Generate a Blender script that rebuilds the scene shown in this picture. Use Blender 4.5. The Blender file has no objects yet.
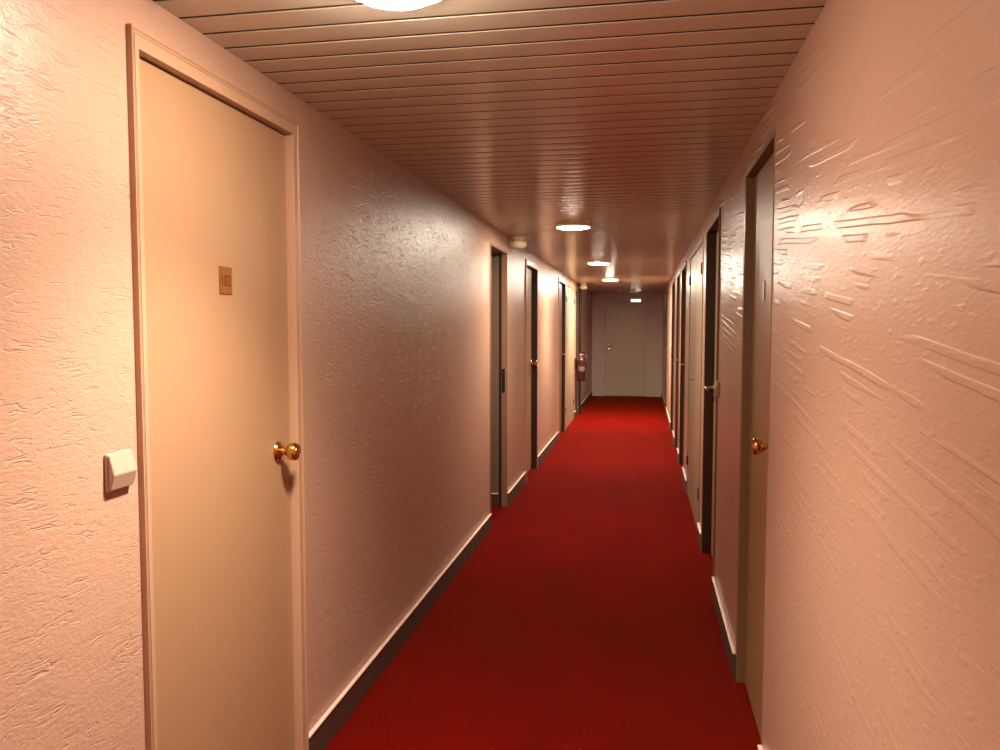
import bpy, bmesh, math, random
from mathutils import Matrix, Vector
random.seed(7)
C = bpy.context.scene.collection
PI = math.pi
L, R = -1.076, 0.39            # inner faces of the two corridor walls
H = 2.17                       # ceiling height
Y0, Y1 = -2.6, 16.6            # corridor ends
TH = 0.25                      # wall thickness
EYE = 1.45

# ------------------------------------------------------------------ materials
def mat(name, col, rough=0.5, metal=0.0, spec=0.5, **kw):
    m = bpy.data.materials.new(name); m.use_nodes = True
    b = m.node_tree.nodes['Principled BSDF']
    b.inputs['Base Color'].default_value = (*col, 1)
    b.inputs['Roughness'].default_value = rough
    b.inputs['Metallic'].default_value = metal
    b.inputs['Specular IOR Level'].default_value = spec
    for k, v in kw.items():
        b.inputs[k.replace('_', ' ')].default_value = v
    return m

class N:
    """tiny node helper"""
    def __init__(s, m):
        s.t = m.node_tree; s.b = s.t.nodes['Principled BSDF']
    def n(s, typ, **kw):
        x = s.t.nodes.new(typ)
        for k, v in kw.items():
            setattr(x, k, v)
        return x
    def l(s, a, b): s.t.links.new(a, b)
    def coord(s, scale):
        tc = s.n('ShaderNodeTexCoord'); mp = s.n('ShaderNodeMapping')
        mp.inputs['Scale'].default_value = scale
        s.l(tc.outputs['Object'], mp.inputs['Vector'])
        return mp.outputs['Vector']
    def noise(s, vec, scale, detail=3, rough=.5, dist=0):
        x = s.n('ShaderNodeTexNoise')
        x.inputs['Scale'].default_value = scale; x.inputs['Detail'].default_value = detail
        x.inputs['Roughness'].default_value = rough; x.inputs['Distortion'].default_value = dist
        s.l(vec, x.inputs['Vector']); return x.outputs['Fac']
    def ramp(s, fac, a, b, c0=0.0, c1=1.0):
        x = s.n('ShaderNodeMapRange'); x.interpolation_type = 'SMOOTHSTEP'
        x.inputs['From Min'].default_value = a; x.inputs['From Max'].default_value = b
        x.inputs['To Min'].default_value = c0; x.inputs['To Max'].default_value = c1
        s.l(fac, x.inputs['Value']); return x.outputs['Result']
    def math(s, op, a, b):
        x = s.n('ShaderNodeMath', operation=op)
        for i, v in enumerate((a, b)):
            if isinstance(v, (int, float)): x.inputs[i].default_value = v
            else: s.l(v, x.inputs[i])
        return x.outputs[0]
    def bump(s, h, dist, strength=1.0):
        x = s.n('ShaderNodeBump')
        x.inputs['Distance'].default_value = dist; x.inputs['Strength'].default_value = strength
        s.l(h, x.inputs['Height']); s.l(x.outputs['Normal'], s.b.inputs['Normal'])
    def mixcol(s, fac, c0, c1):
        x = s.n('ShaderNodeMix', data_type='RGBA')
        x.inputs[6].default_value = (*c0, 1); x.inputs[7].default_value = (*c1, 1)
        s.l(fac, x.inputs[0]); s.l(x.outputs[2], s.b.inputs['Base Color'])

PINK = (0.48, 0.28, 0.20)
# left wall: glossy roughcast, small torn flakes
M_left = mat('glossy_pink_roughcast', PINK, 0.34, spec=0.5)
k = N(M_left)
def band(k, n, c, w):           # narrow crease where noise crosses c
    return k.ramp(k.math('ABSOLUTE', k.math('SUBTRACT', n, c), 0), 0, w, 1, 0)
crack = k.math('MULTIPLY', band(k, k.noise(k.coord((1, .22, 1.15)), 46, 2, .55, .1), .5, .034),
               k.ramp(k.noise(k.coord((1, .5, 1)), 24, 2, .6), .47, .58))
grain = k.noise(k.coord((1, .4, 1)), 260, 2, .6)
mid = k.noise(k.coord((1, .45, 1)), 80, 3, .55)
soft = k.noise(k.coord((1, .3, 1)), 26, 2, .5)
hh = k.math('SUBTRACT', k.math('ADD', k.math('MULTIPLY', grain, .30), k.math('ADD', k.math('MULTIPLY', mid, .42), k.math('MULTIPLY', soft, .35))), k.math('MULTIPLY', crack, .30))
k.bump(hh, .0034)
# right wall: straight, slightly tilted trowel strokes in patches, small pock marks lower down
M_right = mat('glossy_pink_trowelled_plaster', PINK, 0.30, spec=0.5)
k = N(M_right)
def tilt(scale):
    vtc = k.coord((1, 1, 1)); mp = k.n('ShaderNodeMapping'); mp.inputs['Rotation'].default_value = (-.10, 0, 0)
    k.l(vtc, mp.inputs['Vector']); m2 = k.n('ShaderNodeMapping'); m2.inputs['Scale'].default_value = scale
    k.l(mp.outputs['Vector'], m2.inputs['Vector']); return m2.outputs['Vector']
wv = k.n('ShaderNodeTexWave', wave_type='BANDS', bands_direction='Z', wave_profile='SIN')
wv.inputs['Scale'].default_value = 10.5; wv.inputs['Distortion'].default_value = .55
wv.inputs['Detail'].default_value = 1; wv.inputs['Detail Scale'].default_value = 1.2
k.l(tilt((1, .35, 1)), wv.inputs['Vector'])
stroke = k.ramp(wv.outputs['Fac'], .40, .80)
dash = k.ramp(k.noise(tilt((1, .16, 1)), 24, 1, .4), .50, .60)
sx = k.n('ShaderNodeSeparateXYZ'); k.l(k.coord((1, 1, 1)), sx.inputs[0])
patch = k.math('MULTIPLY', k.ramp(k.noise(k.coord((1, .5, 1)), 3.6, 2, .5), .28, .50, .1, 1), k.ramp(sx.outputs['Z'], 1.05, 1.65, .22, 1))
pits = k.ramp(k.noise(k.coord((1, .3, 1)), 62, 2, .5), .58, .70)
soft = k.noise(tilt((1, .10, 1)), 20, 1, .5)
fine = k.noise(k.coord((1, .25, 1)), 170, 2, .5)
hh = k.math('ADD', k.math('MULTIPLY', k.math('MULTIPLY', stroke, k.math('MULTIPLY', dash, patch)), .42), k.math('ADD', k.math('MULTIPLY', pits, .09), k.math('ADD', k.math('MULTIPLY', fine, .13), k.math('MULTIPLY', soft, .22))))
k.bump(hh, .0034)
M_end = mat('mauve_grey_plaster', (0.66, 0.50, 0.42), 0.5)
k = N(M_end); k.bump(k.noise(k.coord((1, 1, 1)), 60, 4, .6), .002)

M_ceil = mat('lacquered_slat_metal', (0.56, 0.49, 0.385), 0.24, spec=0.42)
k = N(M_ceil)
r_ = k.ramp(k.noise(k.coord((1.2, 9, 1)), 1.6, 3, .6), .3, .7, .21, .27)
k.l(r_, k.b.inputs['Roughness'])
M_groove = mat('slat_gap_shadow_strip', (0.05, 0.025, 0.018), 0.6)

M_carpet = mat('red_carpet_pile', (0.2, 0.004, 0.004), 0.95, spec=.03, Sheen_Weight=.24, Sheen_Roughness=.4, Sheen_Tint=(1, .13, .01, 1))
k = N(M_carpet)
n1 = k.noise(k.coord((1, 1, 1)), 240, 3, .7)
n2 = k.noise(k.coord((1, .5, 1)), 3.2, 4, .6)
fac = k.math('ADD', k.math('MULTIPLY', n1, .55), k.math('MULTIPLY', n2, .45))
k.mixcol(k.ramp(fac, .35, .65), (0.085, 0.0004, 0.0008), (0.14, 0.0007, 0.001))
k.bump(n1, .004)

def paint(name, col, rough):
    m = mat(name, col, rough); k = N(m)
    k.bump(k.noise(k.coord((1, 1, 1)), 90, 3, .5), .0006, .6); return m
M_door = paint('peach_door_paint', (0.37, 0.205, 0.112), .42)
M_tan = paint('tan_door_paint', (0.33, 0.185, 0.08), .40)
M_frame = paint('peach_frame_paint', (0.46, 0.26, 0.165), .36)
M_brown = paint('brown_door_paint', (0.235, 0.125, 0.072), .34)
M_brown_shadeframe = paint('brown_and_shaded_frame_paint', (0.26, 0.13, 0.075), .36)  # brown frames on the left wall; on the right, shade put into peach paint
M_beige = paint('beige_cupboard_paint', (0.29, 0.20, 0.125), .38)
M_olive = paint('olive_grey_door_paint', (0.60, 0.475, 0.335), .42)
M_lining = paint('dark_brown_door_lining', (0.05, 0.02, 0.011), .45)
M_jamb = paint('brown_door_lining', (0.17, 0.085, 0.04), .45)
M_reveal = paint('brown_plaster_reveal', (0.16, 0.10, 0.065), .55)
M_skirt = paint('dark_brown_skirting', (0.072, 0.026, 0.015), .7)
M_cap = paint('pale_skirting_cap', (0.80, 0.56, 0.44), .35)
M_gapshade = mat('black_gap_shade', (0.012, 0.009, 0.008), .5)  # shade of the rebate gap, put in as a black strip
M_black = mat('black_painted_metal', (0.014, 0.010, 0.009), .5, spec=.3)
M_brass = mat('polished_brass', (0.70, 0.43, 0.12), .18, metal=1)
M_plate = mat('brushed_copper_brass', (0.38, 0.13, 0.025), .4, metal=.5)
M_ink = mat('engraved_dark_numerals', (0.10, 0.025, 0.008), .6)
M_chrome = mat('worn_chrome', (0.75, 0.66, 0.55), .2, metal=1)
M_switch = mat('cream_switch_plastic', (0.44, 0.29, 0.22), .35)
M_cream = mat('cream_plastic', (0.88, 0.78, 0.54), .4)
M_white = mat('white_plastic', (0.8, 0.75, 0.68), .4)
M_red = mat('extinguisher_red', (0.035, 0.002, 0.002), .42, spec=.3)
M_label = mat('extinguisher_label_paper', (0.09, 0.06, 0.045), .6)

def emit(name, col, s):
    m = bpy.data.materials.new(name); m.use_nodes = True
    b = m.node_tree.nodes['Principled BSDF']
    b.inputs['Base Color'].default_value = (.8, .8, .8, 1)
    b.inputs['Emission Color'].default_value = (*col, 1); b.inputs['Emission Strength'].default_value = s
    return m
LAMP = [emit('lit_opal_diffuser', (1, .87, .69), q) for q in (50, 62, 85, 230, 46)]
M_exit = emit('lit_sign_face', (1, .86, .66), 1.6)

# ------------------------------------------------------------------ mesh helpers
def obj(name, bm, m, parent=None, smooth=False, loc=None):
    bmesh.ops.remove_doubles(bm, verts=bm.verts, dist=1e-6)
    bmesh.ops.recalc_face_normals(bm, faces=bm.faces)
    me = bpy.data.meshes.new(name); bm.to_mesh(me); bm.free()
    for mm in (m if isinstance(m, (list, tuple)) else [m]): me.materials.append(mm)
    if smooth:
        for p in me.polygons: p.use_smooth = True
        me.set_sharp_from_angle(angle=math.radians(38))
    o = bpy.data.objects.new(name, me); C.objects.link(o)
    if parent: o.parent = parent
    if loc: o.location = loc
    return o
def tag(o, label=None, cat=None, group=None, kind=None):
    if label: o['label'] = label
    if cat: o['category'] = cat
    if group: o['group'] = group
    if kind: o['kind'] = kind
    return o
def empty(name, loc, label, cat, group=None, kind=None):
    o = bpy.data.objects.new(name, None); C.objects.link(o); o.location = loc
    o.empty_display_size = .1
    return tag(o, label, cat, group, kind)
def box(bm, a, b, bev=0.0, seg=2, mi=0):
    a, b = Vector(a), Vector(b)
    r = bmesh.ops.create_cube(bm, size=1)
    vs = r['verts']
    for v in vs:
        v.co = Vector(((a[i] + b[i]) / 2 + v.co[i] * abs(b[i] - a[i]) for i in range(3)))
    fs = set(f for v in vs for f in v.link_faces)
    for f in fs: f.material_index = mi
    if bev:
        es = list(set(e for v in vs for e in v.link_edges))
        bmesh.ops.bevel(bm, geom=es, offset=bev, segments=seg, affect='EDGES', profile=.5)
def lathe(bm, prof, M, n=32, mi=0):
    """prof: (r, h) around local Z, placed by matrix M"""
    rings = []
    for r, h in prof:
        if r < 1e-6: rings.append([bm.verts.new(M @ Vector((0, 0, h)))])
        else: rings.append([bm.verts.new(M @ Vector((r * math.cos(2 * PI * i / n), r * math.sin(2 * PI * i / n), h))) for i in range(n)])
    for A, B in zip(rings, rings[1:]):
        for i in range(n):
            j = (i + 1) % n
            if len(A) == 1 and len(B) == 1: continue
            if len(A) == 1: f = bm.faces.new((A[0], B[i], B[j]))
            elif len(B) == 1: f = bm.faces.new((A[i], A[j], B[0]))
            else: f = bm.faces.new((A[i], A[j], B[j], B[i]))
            f.material_index = mi
def tube(bm, pts, r, n=12, cap=True):
    pts = [Vector(p) for p in pts]
    rad = r if isinstance(r, (list, tuple)) else [r] * len(pts)
    up = Vector((0, 0, 1)); rings = []
    for i, p in enumerate(pts):
        d = (pts[min(i + 1, len(pts) - 1)] - pts[max(i - 1, 0)]).normalized()
        u = d.cross(up)
        if u.length < 1e-3: u = d.cross(Vector((1, 0, 0)))
        u.normalize(); w = d.cross(u)
        rings.append([bm.verts.new(p + rad[i] * (u * math.cos(2 * PI * q / n) + w * math.sin(2 * PI * q / n))) for q in range(n)])
    for A, B in zip(rings, rings[1:]):
        for i in range(n):
            bm.faces.new((A[i], A[(i + 1) % n], B[(i + 1) % n], B[i]))
    if cap: bm.faces.new(rings[0]); bm.faces.new(rings[-1][::-1])
def smooth_path(pts, k=6):
    pts = [Vector(p) for p in pts]; out = []
    for i in range(len(pts) - 1):
        p0, p1, p2, p3 = pts[max(i - 1, 0)], pts[i], pts[i + 1], pts[min(i + 2, len(pts) - 1)]
        for q in range(k):
            t = q / k
            out.append(.5 * ((2 * p1) + (-p0 + p2) * t + (2 * p0 - 5 * p1 + 4 * p2 - p3) * t * t + (-p0 + 3 * p1 - 3 * p2 + p3) * t ** 3))
    out.append(pts[-1]); return out

class Wall:
    """wall-local frame: y along the corridor, d out of the wall into the corridor, z up"""
    def __init__(s, x, n): s.x, s.n = x, n
    def P(s, y, d, z): return Vector((s.x + s.n * d, y, z))
    def box(s, bm, y0, y1, d0, d1, z0, z1, bev=0, seg=2):
        box(bm, s.P(y0, min(d0, d1), z0), s.P(y1, max(d0, d1), z1), bev, seg)
    def M(s, y, d, z):           # local Z points out of the wall, local Y up
        return Matrix.Translation(s.P(y, d, z)) @ Matrix(((0, 0, s.n), (s.n, 0, 0), (0, 1, 0))).to_4x4()
class EndWall(Wall):
    def __init__(s): pass
    def P(s, y, d, z): return Vector((y, Y1 - d, z))
    def M(s, y, d, z):
        return Matrix.Translation(s.P(y, d, z)) @ Matrix(((1, 0, 0), (0, 0, -1), (0, 1, 0))).to_4x4()
WL, WR, WE = Wall(L, 1), Wall(R, -1), EndWall()

# ------------------------------------------------------------------ door data  (y0, y1 clear opening)
LIN = .015
doors_L = dict(a=(1.53, 2.274, 2.04), b=(5.47, 6.13, 2.03), c=(7.17, 7.90, 2.03), d=(10.0, 10.78, 2.04), e=(10.92, 12.26, 2.04), f=(12.52, 12.96, 2.04))
doors_R = dict(a=(2.565, 3.236, 2.04), b=(4.30, 5.11, 2.04), c=(5.48, 6.92, 2.03), d=(7.65, 8.40, 2.04), e=(8.85, 9.60, 2.04), f=(10.35, 11.15, 2.04), g=(13.4, 14.2, 2.04))
END = (-.80, .035, 1.985)
def wall(name, W, ds, m, label):
    bm = bmesh.new(); y = Y0
    for y0, y1, zt in sorted(ds.values()):
        W.box(bm, y, y0 - LIN, -TH, 0, 0, H)
        W.box(bm, y0 - LIN, y1 + LIN, -TH, 0, zt + LIN, H)
        y = y1 + LIN
    W.box(bm, y, Y1, -TH, 0, 0, H)
    me = obj(name, bm, m); return tag(me, label, 'wall', kind='structure')
wall('wall_left', WL, doors_L, M_left, 'glossy pink roughcast wall that carries the door numbered 102')
wall('wall_right', WR, doors_R, M_right, 'glossy pink wall with long horizontal trowel strokes facing the numbered door')
bm = bmesh.new()
box(bm, (L - TH, Y1, 0), (END[0] - LIN, Y1 + .2, H)); box(bm, (END[1] + LIN, Y1, 0), (R + TH, Y1 + .2, H))
box(bm, (END[0] - LIN, Y1, END[2] + LIN), (END[1] + LIN, Y1 + .2, H))
tag(obj('wall_end', bm, M_end), 'mauve grey wall closing the far end of the corridor', 'wall', kind='structure')
bm = bmesh.new(); box(bm, (L - TH, Y0 - .2, 0), (R + TH, Y0, H))
tag(obj('wall_back', bm, M_left), 'plain pink wall behind the viewer at the near end', 'wall', kind='structure')
bm = bmesh.new(); box(bm, (L - TH, Y0 - .2, -.06), (R + TH, Y1 + .2, 0))
tag(obj('floor', bm, M_carpet), 'deep red carpet running the whole length of the corridor', 'floor', kind='structure')

# slatted ceiling: one continuous profile, 10 cm slats with a narrow recessed gap
bm = bmesh.new()
prof = []
y = Y0; p = .1; g = .011
while y < Y1 - 1e-6:
    e = min(y + p, Y1)
    if e - y > .03:
        prof += [(y, .012, 1), (y + g, .012, 1), (y + g + .0004, .0015, 1), (y + g + .002, 0.0, 0)]
        for q in (.3, .5, .7): prof.append((y + g + (p - g) * q, -.0006 * (1 - ((q - .5) / .5) ** 2), 0))
        prof += [(e - .002, 0.0, 0), (e - .0004, .0015, 1)]
    y = e
prof.append((Y1, .012, 0))
def col(x): return [bm.verts.new((x, a, H + b)) for a, b, _ in prof]
A, B = col(L - TH), col(R + TH)
for i in range(len(prof) - 1):
    f = bm.faces.new((A[i], B[i], B[i + 1], A[i + 1])); f.material_index = 1 if prof[i][2] and prof[i + 1][2] else 0
tA = [bm.verts.new((x, y, H + .06)) for x, y in ((L - TH, Y0), (R + TH, Y0), (R + TH, Y1), (L - TH, Y1))]
bm.faces.new(tA[::-1])
bm.faces.new((A[0], tA[0], tA[1], B[0])); bm.faces.new((A[-1], B[-1], tA[2], tA[3]))
bm.faces.new(A + [tA[3], tA[0]]); bm.faces.new(B[::-1] + [tA[1], tA[2]])
tag(obj('ceiling', bm, [M_ceil, M_groove]), 'brown lacquered ceiling of narrow cross slats with dark gaps', 'ceiling', kind='structure')

# ------------------------------------------------------------------ door hardware
def knob(W, y, d, z, parent, m=M_brass):
    b = bmesh.new()
    lathe(b, [(0, .012), (.011, .012), (.0105, .022), (.012, .028), (.019, .033), (.0245, .040), (.0275, .050), (.0275, .055), (.0255, .061), (.0215, .064), (.0205, .0625), (.016, .0625), (.0145, .065), (0, .066)], W.M(y, d, z), 36)
    kb = obj('door_knob', b, m, parent, True)
    b = bmesh.new()
    lathe(b, [(0, 0), (.031, 0), (.032, .003), (.029, .008), (.022, .0105), (.014, .013), (0, .013)], W.M(y, d, z), 36)
    obj('rosette', b, m, kb, True)
def lever(W, y, d, z, parent, dirn=-1, m=M_chrome, plate=True, ln=.105):
    M = W.M(y, d, z)
    sx = dirn * (getattr(W, 'n', 1))
    P = lambda a, b_, c: M @ Vector((a * sx, b_, c))
    b = bmesh.new()
    tube(b, smooth_path([P(0, 0, .004), P(0, 0, .03), P(.002, 0, .046), P(.02, 0, .055), P(.06, .001, .057), P(ln, -.004, .052)], 5), .0085, 12)
    lv = obj('door_handle', b, m, parent, True)
    b = bmesh.new()
    if plate:
        lathe(b, [(0, 0), (.025, 0), (.0255, .004), (.022, .007), (.012, .008), (0, .008)], M, 28)
        lathe(b, [(0, 0), (.017, 0), (.0175, .003), (.012, .005), (0, .005)], M @ Matrix.Translation((0, -.075, 0)), 24)
    obj('rosette', b, m, lv, True)
def sweep_frame(W, y0, y1, zt, prof, name, m, parent, near=1.0):
    """profile (w outward from the opening, d out of the wall) carried up one jamb, over the head and down the other"""
    b = bmesh.new(); cols = []
    for w, d in prof:
        cols.append([b.verts.new(W.P(yy, d, zz)) for yy, zz in ((y0 - w * near, 0), (y0 - w * near, zt + w), (y1 + w, zt + w), (y1 + w, 0))])
    n = len(cols)
    for i in range(n):
        a, c = cols[i], cols[(i + 1) % n]
        for q in range(3): b.faces.new((a[q], a[q + 1], c[q + 1], c[q]))
    b.faces.new([c[0] for c in cols]); b.faces.new([c[3] for c in cols][::-1])
    return obj(name, b, m, parent)
def leaf(W, y0, y1, zt, rec, m, parent, name='door_leaf'):
    b = bmesh.new()
    a0, a1 = W.P(y0 + .003, -rec - .04, .006), W.P(y1 - .003, -rec, zt - .004)
    box(b, [min(a0[i], a1[i]) for i in range(3)], [max(a0[i], a1[i]) for i in range(3)], .002, 1)
    return obj(name, b, m, parent)
def plate(W, y, d, z, parent, text=None):
    b = bmesh.new(); q = W.M(y, d, z)
    r = bmesh.ops.create_cube(b, size=1)
    for v in r['verts']: v.co = Vector((v.co.x * .062, v.co.y * .072, .0015 + v.co.z * .003))
    bmesh.ops.bevel(b, geom=list(b.edges), offset=.0009, segments=2, affect='EDGES')
    bmesh.ops.transform(b, matrix=q, verts=b.verts)
    o = obj('number_plate', b, M_plate, parent)
    if text:
        cu = bpy.data.curves.new('numerals', 'FONT'); cu.body = text; cu.align_x = 'CENTER'; cu.align_y = 'CENTER'
        cu.size = .036; cu.extrude = .0004; cu.space_character = 1.12
        t = bpy.data.objects.new('numerals', cu)
        me = bpy.data.meshes.new_from_object(t); bpy.data.objects.remove(t)
        me.transform(q @ Matrix.Translation((-.003, -.002, .0033)) @ Matrix.Diagonal((.84, 1.22, 1, 1)))
        me.materials.clear(); me.materials.append(M_ink)
        n = bpy.data.objects.new('numerals', me); C.objects.link(n); n.parent = o
    return o
def hinge(W, y, d, z, parent):
    b = bmesh.new()
    lathe(b, [(0, -.04), (.004, -.04), (.0075, -.035), (.0075, .035), (.004, .04), (0, .04)], Matrix.Translation(W.P(y, d + .006, z)), 14)
    a0, a1 = W.P(y - .016, d - .001, z - .032), W.P(y + .016, d + .003, z + .032)
    box(b, [min(a0[i], a1[i]) for i in range(3)], [max(a0[i], a1[i]) for i in range(3)], .001, 1)
    obj('hinge', b, M_black, parent, True)
def profile(rec, p, w, moulded=False):
    dep = rec + .045
    if moulded:
        face = [(0, p - .001), (.001, p), (.026, p), (.027, p - .002), (.030, p - .002), (.031, p), (.035, p), (.036, p - .003), (.0375, p - .003), (.0385, p), (w - .001, p), (w, p - .001)]
    else:
        face = [(0, p - .002), (.002, p), (w - .003, p), (w, p - .003)]
    return [(0, -dep)] + face + [(w, .0004), (.014, .0004), (.014, -dep)]
door_no = [0]
def door(W, spec, rec, p, w, mf, ml, label, moulded=False, cat='door', lining=None, near=1.0):
    y0, y1, zt = spec; door_no[0] += 1
    root = empty('door_%d' % door_no[0], W.P((y0 + y1) / 2, 0, 0), label, cat, kind='structure')
    pr = profile(rec, p, w, moulded)
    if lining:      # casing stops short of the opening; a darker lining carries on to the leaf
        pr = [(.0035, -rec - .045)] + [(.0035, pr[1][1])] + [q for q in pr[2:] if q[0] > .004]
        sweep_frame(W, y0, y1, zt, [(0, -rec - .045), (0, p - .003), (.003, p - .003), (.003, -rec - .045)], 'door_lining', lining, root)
    sweep_frame(W, y0, y1, zt, pr, 'door_frame', mf, root, near)
    return root
def fixup(root):
    """children were modelled in world space: keep them there under the moved root"""
    bpy.context.view_layer.update()
    inv = Matrix.Translation(-root.location)
    for c in root.children: c.matrix_parent_inverse = inv

# door 102
d = door(WL, doors_L['a'], .012, .0145, .045, M_frame, M_door, 'peach door numbered 102 with a brass knob, beside the light switch', True, near=.5)
leaf(WL, *doors_L['a'], .012, M_door, d)
plate(WL, 1.905, -.012, 1.573, d, '102'); knob(WL, 2.19, -.012, 1.075, d); fixup(d)

# deep doorway: textured reveal, rebate gap with its shade painted black, leaf set far back, lock plate in the jamb
y0, y1, zt = doors_L['b']
d = door(WL, (y0, y1, zt), -.005, .006, .022, M_brown_shadeframe, M_brown, 'deep shadowed doorway in the left wall below the first smoke alarm')
sweep_frame(WL, y0, y1, zt, [(.004, -.062), (.004, -.041), (.014, -.041), (.014, -.062)], 'rebate_shade', M_gapshade, d)
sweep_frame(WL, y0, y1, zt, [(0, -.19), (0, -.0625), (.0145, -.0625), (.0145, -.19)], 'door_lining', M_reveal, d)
leaf(WL, y0, y1, zt, .185, M_brown, d)
b = bmesh.new(); WL.box(b, y1 - .011, y1 - .0003, -.18, -.064, .001, .104, .001, 1); sk = obj('skirting', b, M_skirt, d)
b = bmesh.new(); WL.box(b, y1 - .014, y1 - .0003, -.18, -.064, .1045, .112, .003, 2); obj('cap_strip', b, M_cap, sk)
b = bmesh.new()
WL.box(b, y1 - .004, y1 - .0005, -.035, -.012, .93, 1.12, .001, 1); WL.box(b, y1 - .007, y1 - .0005, -.031, -.016, 1.05, 1.085, .001, 1)
obj('lock_plate', b, M_black, d)
lever(WL, y1 - .07, -.185, 1.07, d, 1, M_chrome)
fixup(d)
M_C = M_door
d = door(WL, doors_L['c'], .045, .012, .045, M_frame, M_door, 'peach door with a small knob, second past the numbered door on the left wall', lining=M_lining)
leaf(WL, *doors_L['c'], .045, M_door, d); plate(WL, 7.535, -.045, 1.573, d); knob(WL, 7.82, -.045, 1.085, d, M_brass); fixup(d)
d = door(WL, doors_L['d'], .035, .012, .05, M_frame, M_brown, 'brown recessed door with a lever handle next to the pale double cupboard on the left', lining=M_lining)
leaf(WL, *doors_L['d'], .035, M_brown, d); lever(WL, 10.70, -.035, 1.085, d); fixup(d)
d = door(WL, doors_L['e'], -.002, .006, .028, M_beige, M_beige, 'pale flush double cupboard doors just before the fire extinguisher', cat='cupboard door')
y0, y1, zt = doors_L['e']; ym = (y0 + y1) / 2
leaf(WL, y0, ym, zt, .0, M_beige, d, 'cupboard_leaf'); leaf(WL, ym, y1, zt, .0, M_beige, d, 'cupboard_leaf')
for z in (.28, 1.85): hinge(WL, y0 + .03, 0.0, z, d); hinge(WL, y1 - .03, 0.0, z, d)
fixup(d)
d = door(WL, doors_L['f'], .035, .008, .03, M_brown_shadeframe, M_brown, 'narrow brown service door between the fire extinguisher and the black pipe', lining=M_lining)
leaf(WL, *doors_L['f'], .035, M_brown, d); fixup(d)
# right side
d = door(WR, doors_R['a'], .03, .003, .022, M_brown_shadeframe, M_brown, 'brown door with a number plate and knob, closest on the trowelled right wall', lining=M_jamb)
leaf(WR, *doors_R['a'], .03, M_tan, d); plate(WR, 2.93, -.03, 1.58, d); knob(WR, 2.655, -.03, 1.06, d); fixup(d)
d = door(WR, doors_R['b'], .05, .01, .035, M_brown_shadeframe, M_brown, 'dark recessed door with a lever beside the pale cupboards on the right', lining=M_lining)
leaf(WR, *doors_R['b'], .05, M_tan, d); lever(WR, 5.04, -.05, 1.075, d, -1); fixup(d)
d = door(WR, doors_R['c'], -.002, .006, .03, M_beige, M_beige, 'pale flush double cupboard doors with black hinges on the right wall', cat='cupboard door')
y0, y1, zt = doors_R['c']; ym = 6.19
leaf(WR, y0, ym, zt, 0, M_beige, d, 'cupboard_leaf'); leaf(WR, ym, y1, zt, 0, M_beige, d, 'cupboard_leaf')
for z in (.3, 1.85): hinge(WR, y0 + .02, 0.0, z, d); hinge(WR, y1 - .02, 0.0, z, d)
b = bmesh.new(); lathe(b, [(0, 0), (.008, 0), (.008, .008), (.015, .012), (.016, .018), (.011, .023), (0, .024)], WR.M(6.26, 0, 1.05), 20)
obj('cupboard_knob', b, M_chrome, d, True); fixup(d)
for key, lab in (('d', 'recessed door straight after the pale double cupboard on the right wall'),
                 ('e', 'recessed lever door on the right wall, second past the double cupboard'),
                 ('f', 'recessed lever door on the right wall, third past the double cupboard'),
                 ('g', 'recessed lever door on the right wall closest to the end wall')):
    d = door(WR, doors_R[key], .04, .01, .035, M_brown_shadeframe, M_brown, lab, lining=M_lining)
    y0, y1, zt = doors_R[key]
    leaf(WR, y0, y1, zt, .04, M_brown if key in 'df' else M_beige, d)
    lever(WR, y1 - .075, -.04, 1.065, d, -1, M_chrome if key != 'f' else M_black); fixup(d)
# end door
d = door(WE, END, .01, .008, .05, M_end, M_olive, 'olive grey door in the end wall under the lit sign')
leaf(WE, *END, .01, M_olive, d)
lever(WE, END[0] + .075, -.01, 1.075, d, 1, M_chrome); fixup(d)

# ------------------------------------------------------------------ skirting
def skirting(name, W, ys, side):
    for i, (a, b_, lab) in enumerate(ys):
        b = bmesh.new(); W.box(b, a, b_, .0005, .012, .001, .104, .0015, 1)
        o = obj(name, b, M_skirt); tag(o, lab, 'skirting board', kind='structure')
        b = bmesh.new(); W.box(b, a, b_, .0005, .0165, .1045, .114, .0035, 2)
        tag(obj('cap_strip', b, M_cap, o), 'pale pink cap strip')
lw = 'dark brown skirting with a pale cap on the left wall '
skirting('baseboard_left', WL, [(Y0, 1.508, lw + 'under the light switch'), (2.321, 5.445, lw + 'between the 102 door and deep doorway'),
    (6.155, 7.122, lw + 'between the deep doorway and next knob door'), (7.948, 9.947, lw + 'on the bright stretch before the brown lever door'),
    (12.30, 12.487, lw + 'under the fire extinguisher'), (12.995, Y1, lw + 'below the black pipe')], 'left')
rw = 'dark brown skirting with a pale cap on the right wall '
skirting('baseboard_right', WR, [(Y0, 2.54, rw + 'in the foreground wall'), (3.262, 4.262, rw + 'between the two nearest doors'),
    (5.148, 5.447, rw + 'just before the cupboard'), (6.953, 7.612, rw + 'just after the cupboard'), (8.438, 8.812, rw + 'on a narrow pier after the cupboard'),
    (9.638, 10.312, rw + 'between two recessed lever doors'), (11.188, 13.362, rw + 'on the long far stretch'), (14.238, Y1, rw + 'meeting the end wall')], 'right')
for a, b_, lab in ((L + .018, END[0] - .052, 'pale skirting on the end wall beside the door lever'), (END[1] + .052, R - .018, 'pale skirting on the end wall beside the door hinges')):
    b = bmesh.new(); box(b, (a, Y1 - .012, .001), (b_, Y1 - .0005, .1), .002, 1)
    tag(obj('baseboard_end', b, M_end), lab, 'skirting board', kind='structure')

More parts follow.
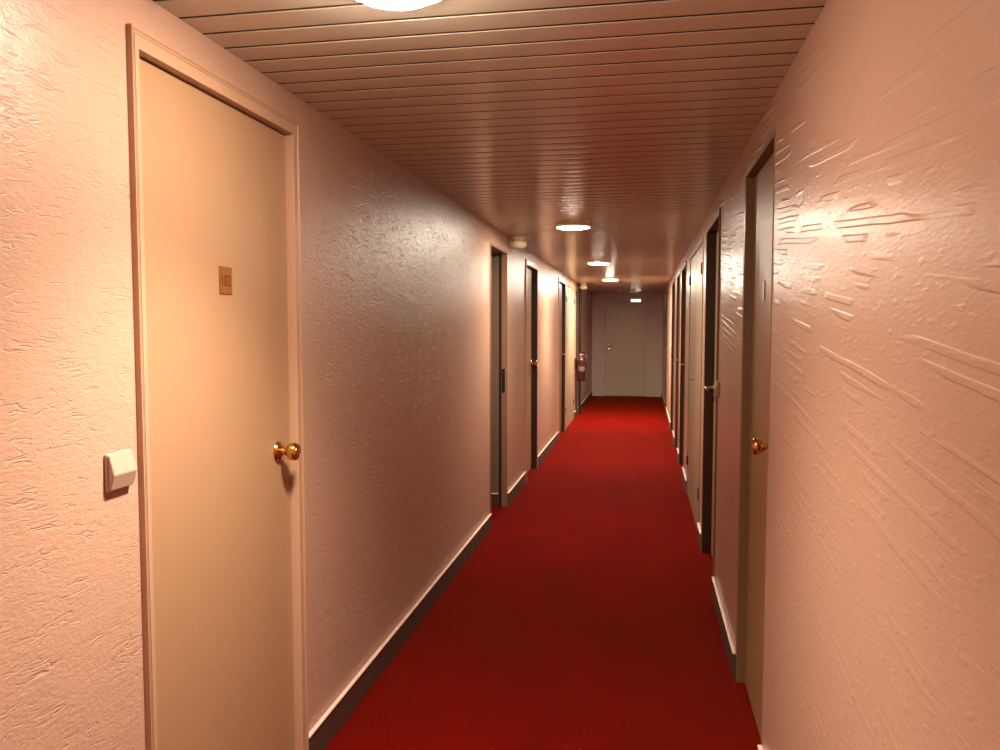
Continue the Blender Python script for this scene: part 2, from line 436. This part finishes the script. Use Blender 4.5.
# ------------------------------------------------------------------ lamps
lamps = [(-.51, 1.57, 'glowing round ceiling lamp nearest the viewer, above the 102 door'), (-.50, 5.56, 'glowing round ceiling lamp beside the first cream smoke alarm'),
         (-.50, 8.73, 'glowing round ceiling lamp in the middle of the three small ones'), (-.50, 11.81, 'glowing round ceiling lamp closest to the end wall'),
         (-.51, -1.5, 'glowing round ceiling lamp behind the viewer')]
def lamp(x, y, lab, m, watts, deep=1.0):
    t = empty('ceiling_light', (x, y, H), lab, 'ceiling lamp', 'round ceiling lamps along the corridor')
    F = Matrix.Rotation(PI, 4, 'X')
    b = bmesh.new(); lathe(b, [(.104, .001), (.135, .001), (.137, .006), (.133, .016), (.122, .021), (.110, .018), (.104, .010)], F, 48)
    lathe(b, [(.104, .010), (.104, .001)], F, 48)
    obj('trim_ring', b, M_white, t, True)
    b = bmesh.new(); lathe(b, [(0, .003), (.108, .003)] + [(r_, .018 + h_ * deep) for r_, h_ in ((.1085, 0), (.104, .0025), (.085, .0055), (.055, .0075), (.025, .0085), (0, .009))], F, 48)
    obj('diffuser', b, m, t, True)
    sp = bpy.data.lights.new('ceiling_bulb', 'SPOT'); sp.energy = watts; sp.color = (1, .87, .69); sp.spot_size = math.radians(112); sp.spot_blend = 1; sp.shadow_soft_size = .06
    so = bpy.data.objects.new('ceiling_bulb', sp); C.objects.link(so); so.parent = t; so.location = (0, 0, -.095)
for a, m_, e_ in zip(lamps, LAMP, (44, 14, 34, 45, 60)): lamp(*a, m_, e_, 4.0 if a[1] == 1.57 else 1.0)

def alarm(x, y, lab):
    t = empty('smoke_alarm', (x, y, H), lab, 'smoke alarm', 'cream smoke alarms by the left wall')
    F = Matrix.Rotation(PI, 4, 'X')
    b = bmesh.new(); lathe(b, [(0, .001), (.056, .001), (.058, .006), (.058, .024), (.052, .030), (0, .030)], F, 36)
    obj('base_plate', b, M_cream, t, True)
    b = bmesh.new(); lathe(b, [(0, .0305), (.042, .0305), (.044, .038), (.062, .044), (.068, .058), (.065, .078), (.05, .094), (.025, .101), (0, .102)], F, 36)
    obj('sensor_cap', b, M_cream, t, True)
alarm(-.985, 6.15, 'cream smoke alarm on the ceiling over the deep doorway')
alarm(-.985, 12.9, 'small cream smoke alarm on the ceiling above the black pipe')
for x, y, lab in ((-.47, 15.3, 'tiny pale ceiling sensor near the end wall, left of the pair'), (-.20, 15.1, 'tiny pale ceiling sensor near the end wall, right of the pair')):
    t = empty('ceiling_sensor', (x, y, H), lab, 'sensor', 'tiny sensors near the end wall')
    F = Matrix.Rotation(PI, 4, 'X')
    b = bmesh.new(); lathe(b, [(0, .001), (.035, .001), (.035, .012), (.028, .018), (0, .018)], F, 24); obj('base_plate', b, M_white, t, True)
    b = bmesh.new(); lathe(b, [(0, .0185), (.022, .0185), (.022, .03), (.012, .04), (0, .042)], F, 24); obj('sensor_cap', b, M_chrome, t, True)

# emergency sign over the end door
t = empty('exit_sign', (-.17, Y1, 2.008), 'small lit white emergency sign fixed over the end door', 'sign')
b = bmesh.new(); box(b, (-.105, -.045, -.032), (.105, -.0085, .032), .004, 2); obj('sign_housing', b, M_black, t)
b = bmesh.new(); box(b, (-.098, -.0475, -.024), (.098, -.0455, .024), .0008, 1); obj('sign_face', b, M_exit, t)

# ------------------------------------------------------------------ light switches
def switch(W, y, z, lab):
    t = empty('light_switch', W.P(y, 0, z), lab, 'light switch', 'cream rocker switches')
    b = bmesh.new(); W.box(b, y - .039, y + .039, .0005, .009, z - .039, z + .039, .003, 2); obj('switch_plate', b, M_switch, t)
    b = bmesh.new()
    pf = ((.037, .0092), (.0365, .0115), (-.004, .0225), (-.0365, .0125), (-.037, .0092))
    ra = [b.verts.new(W.P(y - .0372, d_, z + h_)) for h_, d_ in pf]; rb = [b.verts.new(W.P(y + .0372, d_, z + h_)) for h_, d_ in pf]
    b.faces.new(ra); b.faces.new(rb[::-1])
    for i in range(5): b.faces.new((ra[i], rb[i], rb[(i + 1) % 5], ra[(i + 1) % 5]))
    bmesh.ops.bevel(b, geom=list(b.edges), offset=.0012, segments=2, affect='EDGES')
    obj('rocker', b, M_switch, t); fixup(t)
switch(WL, 1.438, 1.153, 'square cream light switch on the left wall beside the 102 door')
switch(WR, 4.215, 1.13, 'cream light switch on the right wall beside the dark recessed door')

# ------------------------------------------------------------------ extinguisher and pipe
ex, ey, ez = L + .098, 12.40, .60
t = empty('fire_extinguisher', (ex, ey, ez), 'dark red fire extinguisher hanging on the left wall near the end', 'fire extinguisher')
Z = Matrix.Identity(4)
b = bmesh.new(); lathe(b, [(0, .012), (.055, .008), (.066, .0), (.070, .008), (.072, .02), (.072, .31), (.068, .335), (.055, .358), (.034, .374), (.024, .380), (.024, .392), (0, .392)], Z, 40)
body = obj('cylinder_body', b, M_red, t, True)
b = bmesh.new(); n = 14
va = [(.0728 * math.cos(a), .0728 * math.sin(a)) for a in [math.radians(-115 + 100 * i / n) for i in range(n + 1)]]
vb = [[b.verts.new((x, y, z)) for x, y in va] for z in (.16, .23)]
for i in range(n): b.faces.new((vb[0][i], vb[0][i + 1], vb[1][i + 1], vb[1][i]))
r = bmesh.ops.solidify(b, geom=list(b.faces), thickness=.0005)
obj('label', b, M_label, body, True)
b = bmesh.new(); lathe(b, [(0, .3925), (.020, .3925), (.022, .40), (.022, .425), (.014, .432), (0, .432)], Z, 24)
tube(b, [(0, 0, .415), (.05, -.005, .418)], .010, 12)
valve = obj('valve', b, M_chrome, t, True)
b = bmesh.new()
tube(b, smooth_path([(-.012, 0, .43), (.02, -.004, .452), (.07, -.012, .475), (.10, -.018, .476)], 4), .008, 10)
obj('carry_handle', b, M_black, t, True)
b = bmesh.new()
tube(b, smooth_path([(0, 0, .432), (.03, -.004, .436), (.075, -.012, .444), (.095, -.016, .440)], 4), .007, 10)
obj('squeeze_lever', b, M_black, t, True)
b = bmesh.new()
tube(b, smooth_path([(.045, -.005, .418), (.085, -.03, .40), (.10, -.05, .34), (.088, -.06, .25), (.076, -.06, .16), (.072, -.058, .08)], 6), .0095, 10)
tube(b, [(.072, -.058, .082), (.071, -.058, .02)], [.012, .017], 12)
obj('hose', b, M_black, t, True)
b = bmesh.new()
box(b, (L - ex - .0006, -.03, .18), (-.0735, .03, .36), .002, 1)
ring = [(.0745 * math.cos(a), .0745 * math.sin(a)) for a in [2 * PI * i / 40 for i in range(40)]]
lathe(b, [(.0725, .300), (.0755, .300), (.0755, .322), (.0725, .322), (.0725, .300)], Z, 40)
obj('mounting_bracket', b, M_black, t)
b = bmesh.new(); tube(b, [(L + .03, 13.06, .002), (L + .03, 13.06, H - .002)], .022, 16)
t = empty('service_pipe', (L + .03, 13.06, 0), 'black vertical pipe on the left wall beyond the fire extinguisher', 'pipe')
o = obj('pipe_run', b, M_black, t, True)
for z in (.5, 1.2, 1.9):
    b = bmesh.new(); lathe(b, [(.0225, -.012), (.027, -.012), (.027, .012), (.0225, .012), (.0225, -.012)], Matrix.Translation((L + .03, 13.06, z)), 20)
    obj('pipe_clip', b, M_black, t, True)
fixup(t)

# ------------------------------------------------------------------ world, camera, view
w = bpy.data.worlds.new('dark_outside'); bpy.context.scene.world = w; w.use_nodes = True
w.node_tree.nodes['Background'].inputs[0].default_value = (0, 0, 0, 1)
f, yaw, pit, rol = 780.4, .181998, .0610099, .000384
cy, sy, cp, sp = math.cos(yaw), math.sin(yaw), math.cos(pit), math.sin(pit)
fw = Vector((-sy * cp, cy * cp, -sp)); r0 = Vector((cy, sy, 0)); u0 = r0.cross(fw)
r = math.cos(rol) * r0 + math.sin(rol) * u0; u = -math.sin(rol) * r0 + math.cos(rol) * u0
cd = bpy.data.cameras.new('corridor_camera'); cam = bpy.data.objects.new('corridor_camera', cd); C.objects.link(cam)
cam.matrix_world = Matrix(((r.x, u.x, -fw.x, 0), (r.y, u.y, -fw.y, 0), (r.z, u.z, -fw.z, EYE), (0, 0, 0, 1)))
cd.sensor_width = 36; cd.lens = f * 36 / 1000; cd.clip_start = .02; cd.clip_end = 60
sc = bpy.context.scene; sc.camera = cam
vs = sc.view_settings; vs.view_transform = 'Standard'; vs.look = 'None'; vs.gamma = 1; vs.exposure = 2.15
vs.use_curve_mapping = False
sc.cycles.max_bounces = 8; sc.cycles.diffuse_bounces = 5; sc.cycles.glossy_bounces = 5
sc.cycles.use_denoising = True; sc.cycles.sample_clamp_indirect = 6
